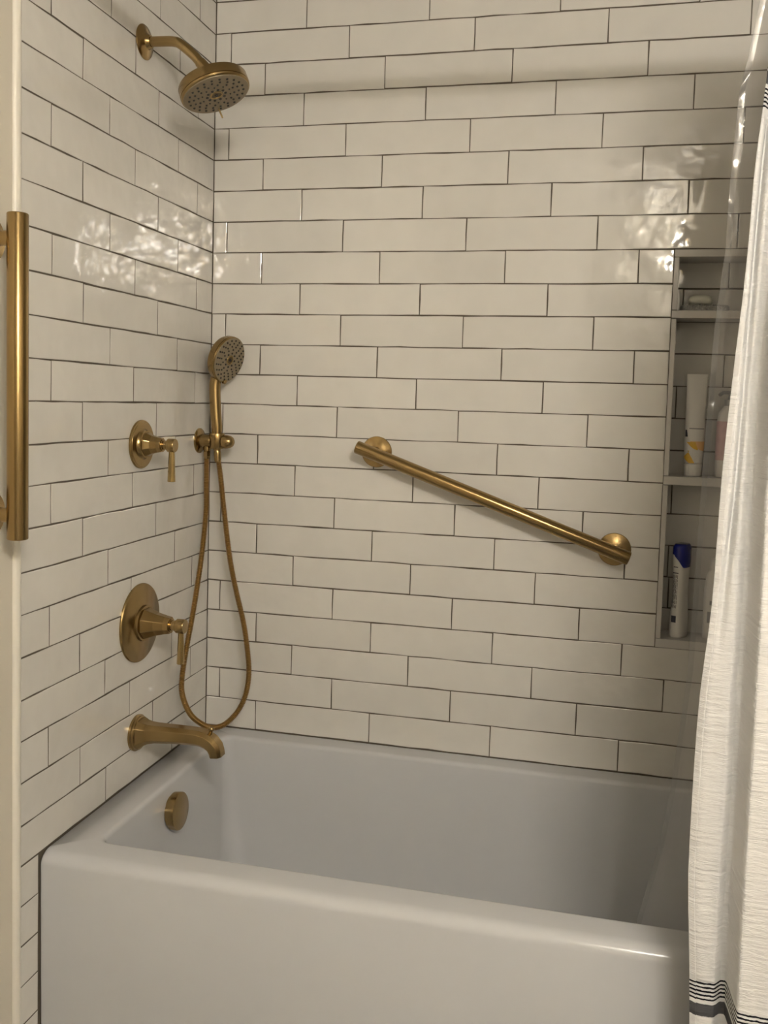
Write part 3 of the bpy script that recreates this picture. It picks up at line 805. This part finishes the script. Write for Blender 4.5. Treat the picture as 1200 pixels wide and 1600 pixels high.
def sheet(name, xs_fn, y_fn, zs, nx, mat, parent=None, base=(0,0,0), uvname='cloth', thick=0.0):
    v = []; f = []; uv = []
    for i, z in enumerate(zs):
        x0, x1 = xs_fn(z)
        for j in range(nx+1):
            s = j/nx; x = x0 + (x1-x0)*s
            v.append(Vector((x, y_fn(x, z, s), z))); uv.append((x, z))
    for i in range(len(zs)-1):
        for j in range(nx):
            f.append((i*(nx+1)+j, i*(nx+1)+j+1, (i+1)*(nx+1)+j+1, (i+1)*(nx+1)+j))
    b = Vector(base)
    me = bpy.data.meshes.new(name); me.from_pydata([tuple(q-b) for q in v], [], f)
    for p_ in me.polygons: p_.use_smooth = True
    ul = me.uv_layers.new(name=uvname)
    for lp in me.loops: ul.data[lp.index].uv = uv[lp.vertex_index]
    me.materials.append(mat)
    o = bpy.data.objects.new(name, me); link(o, parent)
    if parent is None: o.location = b
    BASE[o.name] = b
    if thick:
        md = o.modifiers.new('thickness', 'SOLIDIFY'); md.thickness = thick; md.offset = 0
    return o
cb = (1.30, -0.855, -0.44)
t = thing('shower_curtain', 'white woven shower curtain with black and grey stripes, drawn to the right', 'curtain', cb)
zs = [-0.44 + (1.625+0.44)*i/200 for i in range(201)]
sheet('curtain_cloth', lambda z: (smooth_tab(EDGE, z), 1.500), lambda x, z, s: curtain_y(x, z), zs, 170, M['cloth'], t, cb, thick=0.0010)
sheet('hem', lambda z: (smooth_tab(EDGE, z)-0.0004, smooth_tab(EDGE, z)+0.0085), lambda x, z, s: curtain_y(x, z) - 0.0016 - 0.0010*math.sin(PI*s) - 0.0006*mnoise.noise(Vector((x*40, 5, z*70))), zs, 6, M['cloth'], t, cb, thick=0.0010)

LE = [(1.62,1.210),(1.495,1.197),(1.385,1.181),(1.34,1.172),(1.205,1.167),(1.107,1.166),(0.987,1.157),(0.753,1.152),(0.597,1.150),(0.44,1.148),(0.245,1.1325),(0.134,1.118),(0.013,1.093),(-0.10,1.070),(-0.22,1.06)]
def liner_y(x, z, s=0):
    y = -0.750 + (1.60 - z)*0.0625
    if z < 0.02: y = -0.750 + 1.58*0.0625 + (0.02-z)*0.09
    e = interp(LE, z); d = x - e
    env = math.exp(-((z-1.02)/0.20)**2)
    # long soft folds
    y += 0.007*math.sin((d*62) + 1.2*math.sin(z*3.0)) * min(1, d/0.03 + 0.15)
    # crinkles about shoulder height: a bent fold line with small facets around it
    c1 = 0.017 + 0.010*(z-1.05) + 0.004*mnoise.noise(Vector((0.2, z*16, 2.1)))
    y -= env*0.0095*math.exp(-abs(d-c1)/0.0060)
    y += env*0.0085*abs(mnoise.noise(Vector((d*55 + z*6, z*17, 0.7)))) + 0.0016*mnoise.noise(Vector((d*30, z*12, 3.7)))
    y -= 0.006*math.exp(-((z-0.868+d*0.3)/0.007)**2)*math.exp(-((d-0.014)/0.012)**2)
    y -= 0.006*math.exp(-((z-1.345-d*2.2)/0.007)**2)*math.exp(-((d-0.004)/0.02)**2)
    y -= 0.004*math.exp(-((d-0.016)/0.004)**2)*math.exp(-((z-0.385)/0.05)**2)
    y -= 0.004*math.exp(-((z-0.20+d*1.2)/0.010)**2)*math.exp(-((d-0.01)/0.02)**2)
    return y
lb = (1.30, -0.70, -0.22)
t = thing('shower_liner', 'clear vinyl shower liner hanging inside the tub beside the curtain', 'liner', lb)
zs = [-0.20 + (1.62+0.20)*i/260 for i in range(261)]
sheet('liner_film', lambda z: (interp(LE, z), interp(LE, z)+0.30), liner_y, zs, 110, M['liner'], t, lb)
sheet('hem', lambda z: (interp(LE, z)+0.0003, interp(LE, z)+0.0085), lambda x, z, s: liner_y(x, z) - 0.0012, zs, 5, M['linerhem'], t, lb)

# ------------------------------------------------------------------ vanity light on the wall behind the viewer
VL = Vector((1.575, RY, 1.69))
t = thing('vanity_light', 'four-globe brass vanity light on the wall behind the viewer', 'lamp', VL)
G().box((VL.x-0.31, RY+0.0005, VL.z-0.045), (VL.x+0.31, RY+0.024, VL.z+0.045)).obj('backplate', M['brass'], t, smooth=False)
for k in (-0.225, -0.075, 0.075, 0.225):
    c = VL + Vector((k, 0.135, 0.0))
    G().lathe(VL + Vector((k,0.022,0)), (0,1,0), [(0,0.012),(0.055,0.012),(0.056,0.030),(0.066,0.030)], 24).obj('globe_arm', M['brass'], t)
    pr_ = [(-0.053*math.cos(PI*i/8), 0.053*math.sin(PI*i/8)) for i in range(9)]
    G().lathe(c, (0,0,1), pr_, 12).obj('globe', M['globe'], t)

# ------------------------------------------------------------------ lift everything so that the floor is z = 0
for o in list(S.objects):
    if o.parent is None and o.type != 'CAMERA':
        o.location.z += ZR
S.render.film_transparent = False
bpy.context.view_layer.update()
